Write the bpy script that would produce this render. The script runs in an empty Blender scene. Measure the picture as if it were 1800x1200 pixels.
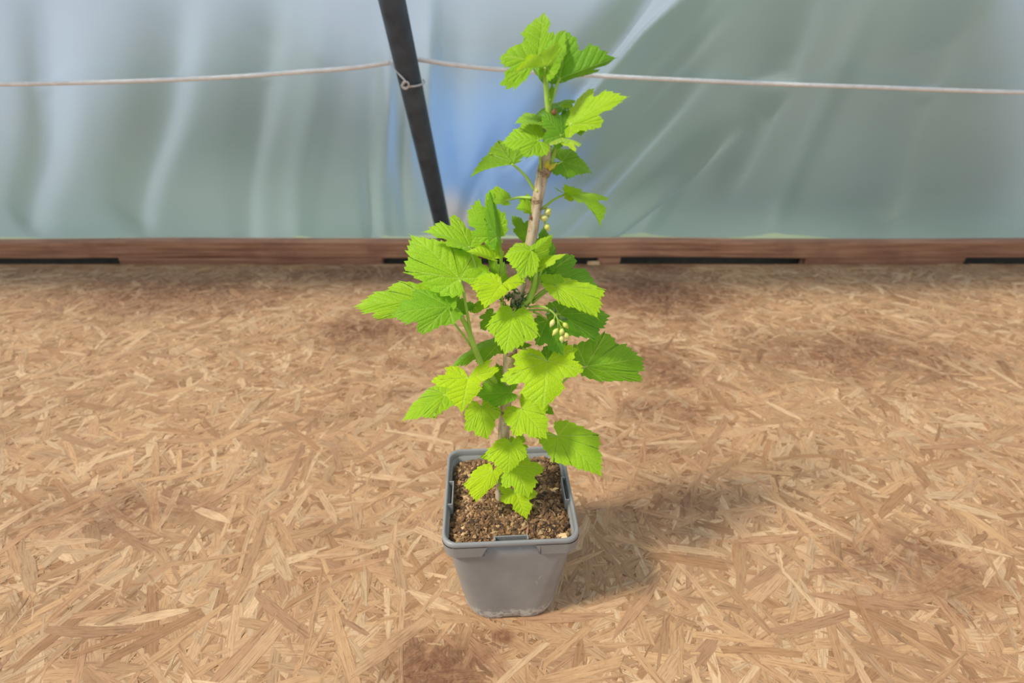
import bpy, math, random
import numpy as np
from mathutils import Vector, Matrix

random.seed(7)
rng = np.random.default_rng(7)
SC = bpy.context.scene
COL = SC.collection

# ------------------------------------------------------------------ camera
F_PX = 935.0
TH = math.radians(30.5)
CAM_H = 0.576
CAM = Vector((0, 0, CAM_H))
FWD = Vector((0, math.cos(TH), -math.sin(TH)))
UPV = Vector((0, math.sin(TH), math.cos(TH)))
cam_d = bpy.data.cameras.new('camera')
cam_d.sensor_fit = 'HORIZONTAL'
cam_d.sensor_width = 36
cam_d.lens = 36 * F_PX / 1800
cam_d.clip_start = 0.01
cam_d.dof.use_dof = True
cam_d.dof.focus_distance = 0.50
cam_d.dof.aperture_fstop = 5.0
cam_o = bpy.data.objects.new('camera', cam_d)
cam_o.location = CAM
cam_o.rotation_euler = (math.pi / 2 - TH, 0, 0)
COL.objects.link(cam_o)
SC.camera = cam_o

# ------------------------------------------------------------------ world, sun, exposure
w = bpy.data.worlds.new('world')
SC.world = w
w.use_nodes = True
bg = w.node_tree.nodes['Background']
bg.inputs[0].default_value = (0.86, 0.92, 1.0, 1)
bg.inputs[1].default_value = 0.74
sun_d = bpy.data.lights.new('sun', 'SUN')
sun_d.energy = 3.7
sun_d.angle = math.radians(9)
sun_d.color = (1.0, 0.93, 0.80)
sun_o = bpy.data.objects.new('sun', sun_d)
sun_o.rotation_euler = Vector((0.60, 0.27, -0.76)).to_track_quat('-Z', 'Y').to_euler()
COL.objects.link(sun_o)
SC.view_settings.view_transform = 'Standard'
SC.view_settings.look = 'None'
SC.view_settings.gamma = 1
SC.view_settings.use_curve_mapping = False
SC.view_settings.exposure = 0.0


# ------------------------------------------------------------------ helpers
def ray(px, py, zc):
    """point seen at photo pixel (px,py) lying zc metres along the lens axis"""
    return CAM + FWD * zc + Vector((1, 0, 0)) * ((px - 900) / F_PX * zc) + UPV * (-(py - 600) / F_PX * zc)


STEM_Y = 0.407


def zc_at_y(py, Y):
    return Y / (math.cos(TH) + (-(py - 600) / F_PX) * math.sin(TH))


def at(px, py, off=0.0, Y=STEM_Y):
    """point near the stem's upright plane, off centimetres further from the camera"""
    return ray(px, py, zc_at_y(py, Y) + off / 100)


def srgb(r, g, b):
    f = lambda c: (c / 12.92 if c <= 0.04045 else ((c + 0.055) / 1.055) ** 2.4)
    return (f(r / 255), f(g / 255), f(b / 255), 1)


def link(name, me, mat=None, parent=None):
    o = bpy.data.objects.new(name, me)
    COL.objects.link(o)
    if mat is not None and me is not None and not me.materials:
        me.materials.append(mat)
    if parent is not None:
        o.parent = parent
    return o


def tag(o, label=None, cat=None, group=None, kind=None):
    if label: o['label'] = label
    if cat: o['category'] = cat
    if group: o['group'] = group
    if kind: o['kind'] = kind
    return o


def empty(name, loc=(0, 0, 0)):
    o = bpy.data.objects.new(name, None)
    o.empty_display_size = 0.02
    o.location = loc
    COL.objects.link(o)
    return o


def child(name, me, mat, parent):
    """child mesh whose vertices are given in world coordinates"""
    o = link(name, me, mat)
    o.parent = parent
    m = Matrix.Identity(4)
    p = parent
    while p is not None:
        m = p.matrix_basis @ m if p.parent is None else m
        p = p.parent
    o.matrix_parent_inverse = m.inverted()
    return o


def mesh(name, verts, faces, smooth=True):
    me = bpy.data.meshes.new(name)
    me.from_pydata([tuple(v) for v in verts], [], faces)
    if smooth:
        me.polygons.foreach_set('use_smooth', [True] * len(me.polygons))
    me.update()
    return me


def catmull(pts, n):
    P = [Vector(p) for p in pts]
    if len(P) < 3:
        return [P[0].lerp(P[-1], i / n) for i in range(n + 1)]
    out = []
    Q = [P[0] * 2 - P[1]] + P + [P[-1] * 2 - P[-2]]
    segs = len(P) - 1
    for i in range(n + 1):
        t = i / n * segs
        k = min(int(t), segs - 1)
        u = t - k
        a, b, c, d = Q[k], Q[k + 1], Q[k + 2], Q[k + 3]
        out.append(0.5 * ((2 * b) + (c - a) * u + (2 * a - 5 * b + 4 * c - d) * u * u + (3 * b - a - 3 * c + d) * u ** 3))
    return out


def tube_data(pts, radii, n=12, sides=8, wobble=0.0):
    C = catmull(pts, n)
    m = len(C)
    V, Fc = [], []
    prev = None
    for i, c in enumerate(C):
        t = (C[min(i + 1, m - 1)] - C[max(i - 1, 0)])
        t.normalize()
        ref = prev if prev is not None else (Vector((0, 0, 1)) if abs(t.z) < .9 else Vector((1, 0, 0)))
        b = (ref - t * ref.dot(t)); b.normalize()
        prev = b
        k = t.cross(b)
        u = i / (m - 1) * (len(radii) - 1)
        j = min(int(u), len(radii) - 2)
        r = radii[j] + (radii[j + 1] - radii[j]) * (u - j)
        for s in range(sides):
            a = 2 * math.pi * s / sides
            rr = r * (1 + (random.uniform(-wobble, wobble) if wobble else 0))
            V.append(c + b * math.cos(a) * rr + k * math.sin(a) * rr)
    for i in range(m - 1):
        for s in range(sides):
            s2 = (s + 1) % sides
            Fc.append((i * sides + s, i * sides + s2, (i + 1) * sides + s2, (i + 1) * sides + s))
    Fc.append(tuple(range(sides))[::-1])
    Fc.append(tuple((m - 1) * sides + s for s in range(sides)))
    return V, Fc


def tube(name, pts, radii, n=12, sides=8, wobble=0.0):
    return mesh(name, *tube_data(pts, radii, n, sides, wobble))


class MB:
    """collects pieces of one part into one mesh"""
    def __init__(s): s.V = []; s.F = []
    def add(s, V, Fc):
        o = len(s.V)
        s.V += [tuple(v) for v in V]
        s.F += [tuple(i + o for i in f) for f in Fc]
        return s
    def box(s, x0, x1, y0, y1, z0, z1):
        V = [(x, y, z) for z in (z0, z1) for y in (y0, y1) for x in (x0, x1)]
        return s.add(V, [(0, 2, 3, 1), (4, 5, 7, 6), (0, 1, 5, 4), (2, 6, 7, 3), (0, 4, 6, 2), (1, 3, 7, 5)])
    def mesh(s, name, smooth=False): return mesh(name, s.V, s.F, smooth)


# ---- node helpers
class NT:
    def __init__(s, name):
        s.m = bpy.data.materials.new(name)
        s.m.use_nodes = True
        s.t = s.m.node_tree
        s.t.nodes.clear()
        s.out = s.t.nodes.new('ShaderNodeOutputMaterial')
    def n(s, typ, inputs=None, **props):
        x = s.t.nodes.new(typ)
        for k, v in props.items():
            setattr(x, k, v)
        for k, v in (inputs or {}).items():
            s.set(x.inputs[k], v)
        return x
    def set(s, sock, v):
        if isinstance(v, bpy.types.NodeSocket):
            s.t.links.new(v, sock)
        elif isinstance(v, bpy.types.Node):
            s.t.links.new(v.outputs[0], sock)
        else:
            sock.default_value = v
    def math(s, op, a, b=0.0, c=0.0, clamp=False):
        x = s.n('ShaderNodeMath', operation=op, use_clamp=clamp)
        s.set(x.inputs[0], a); s.set(x.inputs[1], b); s.set(x.inputs[2], c)
        return x.outputs[0]
    def vec(s, op, a, b=None, scale=None):
        x = s.n('ShaderNodeVectorMath', operation=op)
        s.set(x.inputs[0], a)
        if b is not None: s.set(x.inputs[1], b)
        if scale is not None: s.set(x.inputs[3], scale)
        return x.outputs['Value'] if op in ('LENGTH', 'DOT_PRODUCT', 'DISTANCE') else x.outputs[0]
    def mix(s, f, a, b, blend='MIX'):
        x = s.n('ShaderNodeMix', data_type='RGBA', blend_type=blend)
        s.set(x.inputs[0], f); s.set(x.inputs[6], a); s.set(x.inputs[7], b)
        return x.outputs[2]
    def ramp(s, f, stops):
        x = s.n('ShaderNodeValToRGB')
        e = x.color_ramp.elements
        while len(e) < len(stops): e.new(0.5)
        for el, (p, c) in zip(e, stops):
            el.position = p; el.color = c if len(c) == 4 else (*c, 1)
        s.set(x.inputs[0], f)
        return x.outputs[0]
    def smooth(s, v, lo, hi, a=0.0, b=1.0):
        x = s.n('ShaderNodeMapRange', interpolation_type='SMOOTHSTEP')
        for i, q in enumerate((v, lo, hi, a, b)): s.set(x.inputs[i], q)
        return x.outputs[0]
    def noise(s, vec, scale, detail=4.0, rough=0.55):
        x = s.n('ShaderNodeTexNoise', {'Scale': scale, 'Detail': detail, 'Roughness': rough})
        if vec is not None: s.set(x.inputs['Vector'], vec)
        return x.outputs[0]
    def bump(s, h, strength, dist):
        return s.n('ShaderNodeBump', {'Height': h, 'Strength': strength, 'Distance': dist}).outputs[0]
    def done(s, shader):
        s.set(s.out.inputs[0], shader)
        return s.m


def principled(nt, col, rough=0.6, normal=None, **kw):
    d = {'Base Color': col, 'Roughness': rough}
    d.update(kw)
    p = nt.n('ShaderNodeBsdfPrincipled', d)
    if normal is not None: nt.set(p.inputs['Normal'], normal)
    return p.outputs[0]


# ------------------------------------------------------------------ materials
def mat_leaf():
    nt = NT('leaf')
    uv = nt.n('ShaderNodeUVMap', uv_map='UVMap').outputs[0]
    sep = nt.n('ShaderNodeSeparateXYZ', {0: uv})
    ax = nt.math('ABSOLUTE', sep.outputs[0])
    p = nt.n('ShaderNodeCombineXYZ', {0: ax, 1: sep.outputs[1]}).outputs[0]
    segs = [((0, 0), (0, 1)), ((0, 0), (.75, .41)), ((0, 0), (.58, -.11)),
            ((0, .22), (.34, .54)), ((0, .40), (.37, .70)), ((0, .56), (.30, .83)), ((0, .71), (.19, .91)),
            ((.20, .11), (.46, .54)), ((.38, .21), (.62, .51)), ((.53, .29), (.72, .46)),
            ((.24, .13), (.60, .14)), ((.42, .23), (.70, .27)),
            ((.16, -.03), (.26, -.20)), ((.30, -.057), (.44, -.19)), ((.30, -.057), (.60, .03))]
    mains = None; secs = None
    for i, (a, b) in enumerate(segs):
        d = Vector((b[0] - a[0], b[1] - a[1], 0)); L = d.length; d.normalize()
        q = nt.vec('SUBTRACT', p, (a[0], a[1], 0))
        t = nt.vec('DOT_PRODUCT', q, tuple(d))
        t = nt.math('MINIMUM', nt.math('MAXIMUM', t, 0.0), L)
        pr = nt.vec('SCALE', tuple(d), scale=t)
        ds = nt.vec('DISTANCE', q, pr)
        if i < 3: mains = ds if mains is None else nt.math('MINIMUM', mains, ds)
        else: secs = ds if secs is None else nt.math('MINIMUM', secs, ds)
    vm = nt.smooth(mains, 0.004, 0.020, 1.0, 0.0)
    vs = nt.smooth(secs, 0.002, 0.012, 0.55, 0.0)
    vein = nt.math('MAXIMUM', vm, vs)
    dist = nt.math('MINIMUM', mains, nt.math('ADD', secs, 0.006))
    tone = nt.n('ShaderNodeAttribute', attribute_name='tone').outputs['Fac']
    n1 = nt.noise(nt.n('ShaderNodeTexCoord').outputs['Object'], 70, 3)
    f = nt.math('ADD', tone, nt.math('MULTIPLY', nt.math('SUBTRACT', n1, 0.5), 0.35), clamp=True)
    base = nt.ramp(f, [(0.0, srgb(108, 170, 36)), (0.5, srgb(162, 214, 42)), (1.0, srgb(204, 238, 22))])
    base = nt.mix(nt.math('MULTIPLY', vein, 0.36), base, srgb(206, 230, 110))
    geo = nt.n('ShaderNodeNewGeometry')
    under = nt.mix(0.30, base, srgb(150, 190, 90))
    col = nt.mix(geo.outputs['Backfacing'], base, under)
    vo = nt.n('ShaderNodeTexVoronoi', {'Vector': uv, 'Scale': 22.0}, feature='DISTANCE_TO_EDGE').outputs[0]
    h = nt.math('ADD', nt.math('MULTIPLY', nt.smooth(dist, 0.0, 0.05), 0.6), nt.math('MULTIPLY', nt.noise(uv, 20, 4), 0.5))
    h = nt.math('ADD', h, nt.math('MULTIPLY', nt.smooth(vo, 0.0, 0.25), 0.22))
    nrm = nt.bump(h, 0.6, 0.0016)
    dif = nt.n('ShaderNodeBsdfDiffuse', {'Color': col, 'Normal': nrm})
    tcol = nt.mix(1.0, col, (1.0, 1.0, 0.55, 1), 'MULTIPLY')
    trl = nt.n('ShaderNodeBsdfTranslucent', {'Color': tcol, 'Normal': nrm})
    mx = nt.n('ShaderNodeMixShader', {0: 0.45, 1: dif.outputs[0], 2: trl.outputs[0]})
    gl = nt.n('ShaderNodeBsdfGlossy', {'Color': (1, 1, 1, 1), 'Roughness': 0.45, 'Normal': nrm})
    fr = nt.n('ShaderNodeFresnel', {'IOR': 1.36})
    m2 = nt.n('ShaderNodeMixShader', {0: nt.math('MINIMUM', nt.math('MULTIPLY', fr, 0.6), 0.06), 1: mx.outputs[0], 2: gl.outputs[0]})
    return nt.done(m2.outputs[0])


def mat_stemgreen():
    nt = NT('green_stalk')
    oc = nt.n('ShaderNodeTexCoord').outputs['Object']
    c = nt.ramp(nt.noise(oc, 60, 3), [(0.3, srgb(140, 178, 50)), (0.7, srgb(172, 204, 84))])
    p = principled(nt, c, 0.5, **{'Subsurface Weight': 0.15, 'Subsurface Radius': (.003, .004, .001), 'Subsurface Scale': 1.0})
    return nt.done(p)


def mat_bark():
    nt = NT('bark')
    oc = nt.n('ShaderNodeTexCoord').outputs['Object']
    mp = nt.n('ShaderNodeMapping', {'Vector': oc, 'Scale': (260, 260, 45)})
    n1 = nt.noise(mp.outputs[0], 1.0, 5, .6)
    n2 = nt.noise(oc, 420, 2)
    c = nt.ramp(n1, [(0.30, srgb(140, 118, 92)), (0.5, srgb(190, 170, 138)), (0.75, srgb(218, 204, 178))])
    sp = nt.smooth(n2, 0.62, 0.70, 0.0, 0.6)
    c = nt.mix(sp, c, srgb(110, 84, 60))
    return nt.done(principled(nt, c, 0.75, nt.bump(n1, 0.5, 0.0006)))


def mat_simple(name, cols, scale=40, rough=0.6, bump=0.0, bdist=0.001, **kw):
    nt = NT(name)
    oc = nt.n('ShaderNodeTexCoord').outputs['Object']
    n1 = nt.noise(oc, scale, 4)
    k = len(cols)
    c = nt.ramp(n1, [(0.3 + 0.4 * i / max(1, k - 1), srgb(*q)) for i, q in enumerate(cols)])
    return nt.done(principled(nt, c, rough, nt.bump(n1, bump, bdist) if bump else None, **kw))


def mat_pot():
    nt = NT('grey_plastic')
    oc = nt.n('ShaderNodeTexCoord').outputs['Object']
    n1 = nt.noise(oc, 26, 4)
    c = nt.ramp(n1, [(0.3, srgb(128, 129, 129)), (0.7, srgb(144, 145, 145))])
    sc = nt.noise(nt.n('ShaderNodeMapping', {'Vector': oc, 'Scale': (90, 90, 30), 'Rotation': (0.5, 0.3, 0)}).outputs[0], 1.0, 5, .7)
    c = nt.mix(nt.smooth(sc, 0.64, 0.76, 0, 0.40), c, srgb(188, 187, 184))
    # dried lime splashed up from the bed: a pale band with a ragged upper edge
    z = nt.n('ShaderNodeSeparateXYZ', {0: oc}).outputs[2]
    zz = nt.math('ADD', z, nt.math('MULTIPLY', nt.math('SUBTRACT', nt.noise(oc, 130, 4, .65), 0.5), 0.028))
    band = nt.smooth(zz, 0.012, 0.023, 0.8, 0.0)
    c = nt.mix(nt.math('MULTIPLY', band, nt.smooth(nt.noise(oc, 190, 3), 0.38, 0.58)), c, srgb(196, 194, 188))
    return nt.done(principled(nt, c, 0.42, nt.bump(nt.noise(oc, 300, 2), 0.08, 0.0005)))


def mat_osb():
    nt = NT('strand_board')
    uv = nt.n('ShaderNodeUVMap', uv_map='UVMap').outputs[0]
    tint = nt.n('ShaderNodeAttribute', attribute_name='tint').outputs['Color']
    g = nt.noise(nt.n('ShaderNodeMapping', {'Vector': uv, 'Scale': (30, 480, 1)}).outputs[0], 1.0, 4, .6)
    g2 = nt.noise(nt.n('ShaderNodeMapping', {'Vector': uv, 'Scale': (60, 1900, 1)}).outputs[0], 1.0, 2, .6)
    gc = nt.ramp(g, [(0.27, (0.50, 0.42, 0.35, 1)), (0.47, (0.94, 0.92, 0.89, 1)), (0.8, (1.14, 1.14, 1.13, 1))])
    c = nt.mix(1.0, tint, gc, 'MULTIPLY')
    c = nt.mix(nt.smooth(g2, 0.55, 0.68, 0, 0.75), c, srgb(122, 84, 54))
    pos = nt.n('ShaderNodeNewGeometry').outputs['Position']
    nz = nt.noise(pos, 16, 5, .62)
    st = None
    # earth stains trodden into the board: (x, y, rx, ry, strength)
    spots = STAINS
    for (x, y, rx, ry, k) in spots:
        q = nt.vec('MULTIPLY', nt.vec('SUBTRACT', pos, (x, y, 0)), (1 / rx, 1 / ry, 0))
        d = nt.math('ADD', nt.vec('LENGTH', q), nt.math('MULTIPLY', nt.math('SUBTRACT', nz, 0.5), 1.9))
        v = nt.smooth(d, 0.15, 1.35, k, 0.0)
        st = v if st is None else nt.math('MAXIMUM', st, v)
    gen = nt.smooth(nt.noise(pos, 5.0, 5, .6), 0.48, 0.72, 0, 0.30)
    st = nt.math('MAXIMUM', st, gen)
    st = nt.math('MAXIMUM', st, nt.smooth(nt.noise(pos, 150, 5, .7), 0.55, 0.72, 0, 0.42))
    st = nt.math('MULTIPLY', st, nt.smooth(nt.noise(pos, 95, 4, .7), 0.28, 0.62, 0.45, 1.0))
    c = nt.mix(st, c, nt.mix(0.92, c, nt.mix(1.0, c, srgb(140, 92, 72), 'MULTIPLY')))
    return nt.done(principled(nt, c, 0.8, nt.bump(g, 0.4, 0.0007)))


def mat_plank():
    nt = NT('weathered_plank')
    oc = nt.n('ShaderNodeTexCoord').outputs['Object']
    g = nt.noise(nt.n('ShaderNodeMapping', {'Vector': oc, 'Scale': (5, 70, 110)}).outputs[0], 1.0, 5, .6)
    b = nt.noise(oc, 9, 4)
    c = nt.ramp(g, [(0.28, srgb(120, 82, 60)), (0.5, srgb(162, 116, 88)), (0.75, srgb(192, 150, 118))])
    c = nt.mix(nt.smooth(b, 0.5, 0.7, 0, 0.5), c, srgb(128, 84, 66))
    return nt.done(principled(nt, c, 0.75, nt.bump(g, 0.4, 0.002)))


def mat_film():
    nt = NT('polythene_film')
    oc = nt.n('ShaderNodeTexCoord').outputs['Object']
    n1 = nt.noise(oc, 5, 4, .6)
    milk = nt.n('ShaderNodeBsdfTranslucent', {'Color': (0.58, 0.69, 0.80, 1)})
    dif = nt.n('ShaderNodeBsdfDiffuse', {'Color': (0.36, 0.43, 0.50, 1)})
    m1 = nt.n('ShaderNodeMixShader', {0: 0.5, 1: milk.outputs[0], 2: dif.outputs[0]})
    rf = nt.n('ShaderNodeBsdfRefraction', {'Color': (0.80, 0.92, 1.0, 1), 'Roughness': 0.62, 'IOR': 1.18})
    m2 = nt.n('ShaderNodeMixShader', {0: nt.math('ADD', 0.50, nt.math('MULTIPLY', n1, 0.16)), 1: m1.outputs[0], 2: rf.outputs[0]})
    gl = nt.n('ShaderNodeBsdfGlossy', {'Color': (1, 1, 1, 1), 'Roughness': 0.28})
    fr = nt.n('ShaderNodeFresnel', {'IOR': 1.5})
    m3 = nt.n('ShaderNodeMixShader', {0: fr.outputs[0], 1: m2.outputs[0], 2: gl.outputs[0]})
    return nt.done(m3.outputs[0])


def mat_soil():
    nt = NT('peat_soil')
    tint = nt.n('ShaderNodeAttribute', attribute_name='tint').outputs['Color']
    oc = nt.n('ShaderNodeTexCoord').outputs['Object']
    n1 = nt.noise(oc, 700, 3)
    c = nt.mix(1.0, tint, nt.ramp(n1, [(0.25, (0.6, 0.56, 0.5, 1)), (0.75, (1.25, 1.22, 1.16, 1))]), 'MULTIPLY')
    return nt.done(principled(nt, c, 0.95, nt.bump(n1, 0.7, 0.001)))


def floor_px(px, py):
    z = CAM_H / (math.sin(TH) - (-(py - 600) / F_PX) * math.cos(TH))
    return ray(px, py, z)


STAINS = []
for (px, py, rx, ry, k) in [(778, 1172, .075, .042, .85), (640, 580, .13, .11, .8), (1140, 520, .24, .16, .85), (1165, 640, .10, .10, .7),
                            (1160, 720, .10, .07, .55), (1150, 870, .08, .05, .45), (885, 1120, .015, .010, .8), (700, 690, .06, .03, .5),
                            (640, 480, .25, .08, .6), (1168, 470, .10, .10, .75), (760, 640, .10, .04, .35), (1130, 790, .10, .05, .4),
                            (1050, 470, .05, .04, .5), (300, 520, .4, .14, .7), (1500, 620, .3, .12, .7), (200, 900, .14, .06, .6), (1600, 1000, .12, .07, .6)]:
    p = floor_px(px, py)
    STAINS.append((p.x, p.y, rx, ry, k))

M_LEAF = mat_leaf()
M_STALK = mat_stemgreen()
M_BARK = mat_bark()
M_POT = mat_pot()
M_OSB = mat_osb()
M_PLANK = mat_plank()
M_FILM = mat_film()
M_SOIL = mat_soil()
M_PIPE = mat_simple('dark_pipe', [(50, 63, 76), (72, 87, 101)], 30, 0.5)
M_CORD = mat_simple('white_cord', [(222, 218, 212), (240, 238, 234)], 60, 0.6)
M_WIRE = mat_simple('galvanised_wire', [(186, 188, 190), (216, 216, 214)], 80, 0.4, Metallic=0.2)
M_BUD = mat_simple('flower_bud', [(196, 208, 86), (214, 216, 116), (230, 222, 170)], 90, 0.5)
M_BRACT = mat_simple('bract', [(196, 178, 50), (214, 206, 74)], 90, 0.55)
M_BUDSCALE = mat_simple('bud_scale', [(116, 70, 40), (160, 110, 66)], 200, 0.6)
M_NODE = mat_simple('knotty_bark', [(96, 72, 50), (150, 124, 94), (182, 158, 126)], 420, 0.8, 0.6, 0.001)
M_TIE = mat_simple('withered_green', [(52, 78, 40), (98, 128, 74)], 120, 0.8)
M_CHIP = mat_simple('pale_wood_chip', [(214, 176, 128), (236, 206, 160)], 90, 0.7)
M_GRASS = mat_simple('outside_grass', [(100, 116, 94), (128, 142, 116), (152, 160, 142)], 1.1, 0.9)
M_BUSH = mat_simple('bush_leaves', [(60, 78, 54), (92, 112, 80), (112, 130, 98)], 9, 0.9, 0.8, 0.05)
M_BLUE = mat_simple('plain_blue', [(84, 150, 230), (120, 178, 242)], 3, 0.5)
M_STONE = mat_simple('pale_stone', [(190, 160, 140), (214, 190, 170)], 12, 0.8)
M_DARK = mat_simple('gap_dark', [(44, 46, 40), (62, 60, 50)], 30, 0.9)  # dark colour stands in for the shade in the gap under the plank

# ------------------------------------------------------------------ floor of strand board
fl = MB().box(-3.2, 3.2, -0.45, 1.411, -0.018, 0.0)
me = fl.mesh('floor')
me.uv_layers.new(name='UVMap')
a = me.color_attributes.new('tint', 'FLOAT_COLOR', 'POINT')
a.data.foreach_set('color', list(srgb(158, 118, 80)) * len(me.vertices))
floor = link('floor', me, M_OSB)
tag(floor, 'strand board bench top with pressed wood flakes and earth stains', None, None, 'structure')

TINTS = np.array([srgb(*c)[:3] for c in [(196, 160, 122), (190, 152, 112), (204, 170, 132), (182, 144, 106), (192, 154, 114),
                                         (208, 176, 138), (172, 132, 94), (198, 160, 118), (186, 146, 110)]])


def strand_shape(L, W, r):
    """8 outline points of a flake, ragged ends"""
    e = r.uniform(-.6, .6, 2) * W
    b = r.uniform(-.10, .10) * L * 0.35
    xs = np.array([-.5 * L, -.17 * L, .17 * L, .5 * L])
    hw = W * .5 * np.array([r.uniform(.35, 1.0), r.uniform(.8, 1.15), r.uniform(.8, 1.15), r.uniform(.25, 1.0)])
    bend = b * (1 - (xs / (.5 * L)) ** 2)
    top = np.stack([xs + np.array([e[0], 0, 0, e[1]]), bend + hw], 1)
    bot = np.stack([xs - np.array([e[0], 0, 0, e[1]]), bend - hw], 1)
    return np.concatenate([top, bot[::-1]])     # 8 pts


QF = np.array([[0, 7, 6, 1], [1, 6, 5, 2], [2, 5, 4, 3]] + [[i, (i + 1) % 8, 8 + (i + 1) % 8, 8 + i] for i in range(8)])


def strands_mesh(name, items):
    """items: (x, y, ang, L, W, z, tilt, roll, tint)"""
    N = len(items)
    V = np.zeros((N, 16, 3)); UV = np.zeros((N, 16, 2)); T = np.ones((N, 16, 4))
    for i, (x, y, an, L, W, z, tl, rl, ti) in enumerate(items):
        s = strand_shape(L, W, rng)
        ca, sa = math.cos(an), math.sin(an)
        X = s[:, 0] * ca - s[:, 1] * sa + x
        Y = s[:, 0] * sa + s[:, 1] * ca + y
        Z = z + s[:, 0] * tl + s[:, 1] * rl
        V[i, :8, 0] = X; V[i, :8, 1] = Y; V[i, :8, 2] = Z
        V[i, 8:, 0] = X; V[i, 8:, 1] = Y; V[i, 8:, 2] = Z - 0.00035
        u0 = rng.uniform(0, 9, 2)
        UV[i, :8] = s + u0; UV[i, 8:] = s + u0
        T[i, :8, :3] = ti; T[i, 8:, :3] = ti * 0.62  # lower edge darkened: crevice shade put into the tint
    Fc = (QF[None] + (np.arange(N) * 16)[:, None, None]).reshape(-1)
    me = bpy.data.meshes.new(name)
    nf = N * 11
    me.vertices.add(N * 16); me.loops.add(nf * 4); me.polygons.add(nf)
    me.vertices.foreach_set('co', V.reshape(-1))
    me.loops.foreach_set('vertex_index', Fc.astype(np.int32))
    me.polygons.foreach_set('loop_start', np.arange(0, nf * 4, 4, dtype=np.int32))
    me.polygons.foreach_set('loop_total', np.full(nf, 4, dtype=np.int32))
    me.polygons.foreach_set('use_smooth', [False] * nf)
    me.update(calc_edges=True)
    uvl = me.uv_layers.new(name='UVMap')
    uvl.data.foreach_set('uv', UV.reshape(-1, 2)[Fc].reshape(-1))
    at_ = me.color_attributes.new('tint', 'FLOAT_COLOR', 'POINT')
    at_.data.foreach_set('color', T.reshape(-1))
    return me


def rand_tint():
    return TINTS[rng.integers(len(TINTS))] * rng.uniform(0.72, 1.00)


items = []
for i in range(54000):
    y = 0.06 + 1.345 * rng.random()
    hw = min(0.85 + y * 0.95, 2.3)
    x = rng.uniform(-hw, hw)
    big = rng.random()
    if big < 0.34: L, W = rng.uniform(.035, .085), rng.uniform(.006, .016)
    elif big < 0.66: L, W = rng.uniform(.02, .05), rng.uniform(.002, .007)
    else: L, W = rng.uniform(.008, .028), rng.uniform(.0008, .003)
    an = rng.normal(0.0, 1.0) if rng.random() < .55 else rng.uniform(0, math.pi)
    if y + L * .5 > 1.408 and abs(math.sin(an)) > .1: an = rng.normal(0, .03)
    y = min(y, 1.402)
    items.append((x, y, an, L, W, rng.uniform(0.0002, 0.0009), rng.normal(0, .0012), rng.normal(0, .005), rand_tint()))
o = link('strand_layer', strands_mesh('strand_layer', items), M_OSB, floor)
tag(o, None, None, None, 'stuff')
# the 300 largest flakes in front, each a piece of its own
temps = []
for k in range(18):
    L = [.10, .085, .12, .07, .095, .06][k % 6]; W = [.012, .009, .015, .011, .006, .008][(k * 5) % 6]
    temps.append(strands_mesh('strand', [(0, 0, 0, L, W, 0, 0, 0, rand_tint() * 1.06)]))
    temps[-1].materials.append(M_OSB)
cnt = 0
while cnt < 300:
    y = 0.27 + 0.42 * rng.random() ** 1.3
    x = rng.uniform(-(0.24 + y * .75), 0.24 + y * .75)
    if abs(x + .004) < .062 and abs(y - .411) < .062: continue
    s = bpy.data.objects.new('strand', temps[cnt % 18])
    s.location = (x, y, rng.uniform(0.0007, 0.0011))
    s.rotation_euler = (rng.normal(0, .004), rng.normal(0, .001), rng.normal(0.0, 1.0))
    COL.objects.link(s); s.parent = floor
    cnt += 1

# ------------------------------------------------------------------ timber edging at the back
def plank_mesh(name, x0, x1, y0, y1, z0, z1, n=60, amp=.0018):
    prof = [(y0, z0 + .002), (y0 - .001, z0 + (z1 - z0) * .34), (y0 + .0012, z0 + (z1 - z0) * .38), (y0 + .0012, z1 - .004), (y0 + .004, z1), (y1, z1), (y1, z0), (y0 + .002, z0)]
    V, Fc = [], []
    ph = random.uniform(0, 9)
    for i in range(n + 1):
        x = x0 + (x1 - x0) * i / n
        for (y, z) in prof:
            V.append((x, y + amp * math.sin(x * 9 + z * 30 + ph), z + amp * math.sin(x * 5.3 + ph * 2) + random.uniform(-.0005, .0005)))
    m = len(prof)
    for i in range(n):
        for k in range(m):
            k2 = (k + 1) % m
            Fc.append((i * m + k, i * m + k2, (i + 1) * m + k2, (i + 1) * m + k))
    Fc.append(tuple(range(m))); Fc.append(tuple(n * m + k for k in range(m))[::-1])
    return mesh(name, V, Fc, False)


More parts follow.
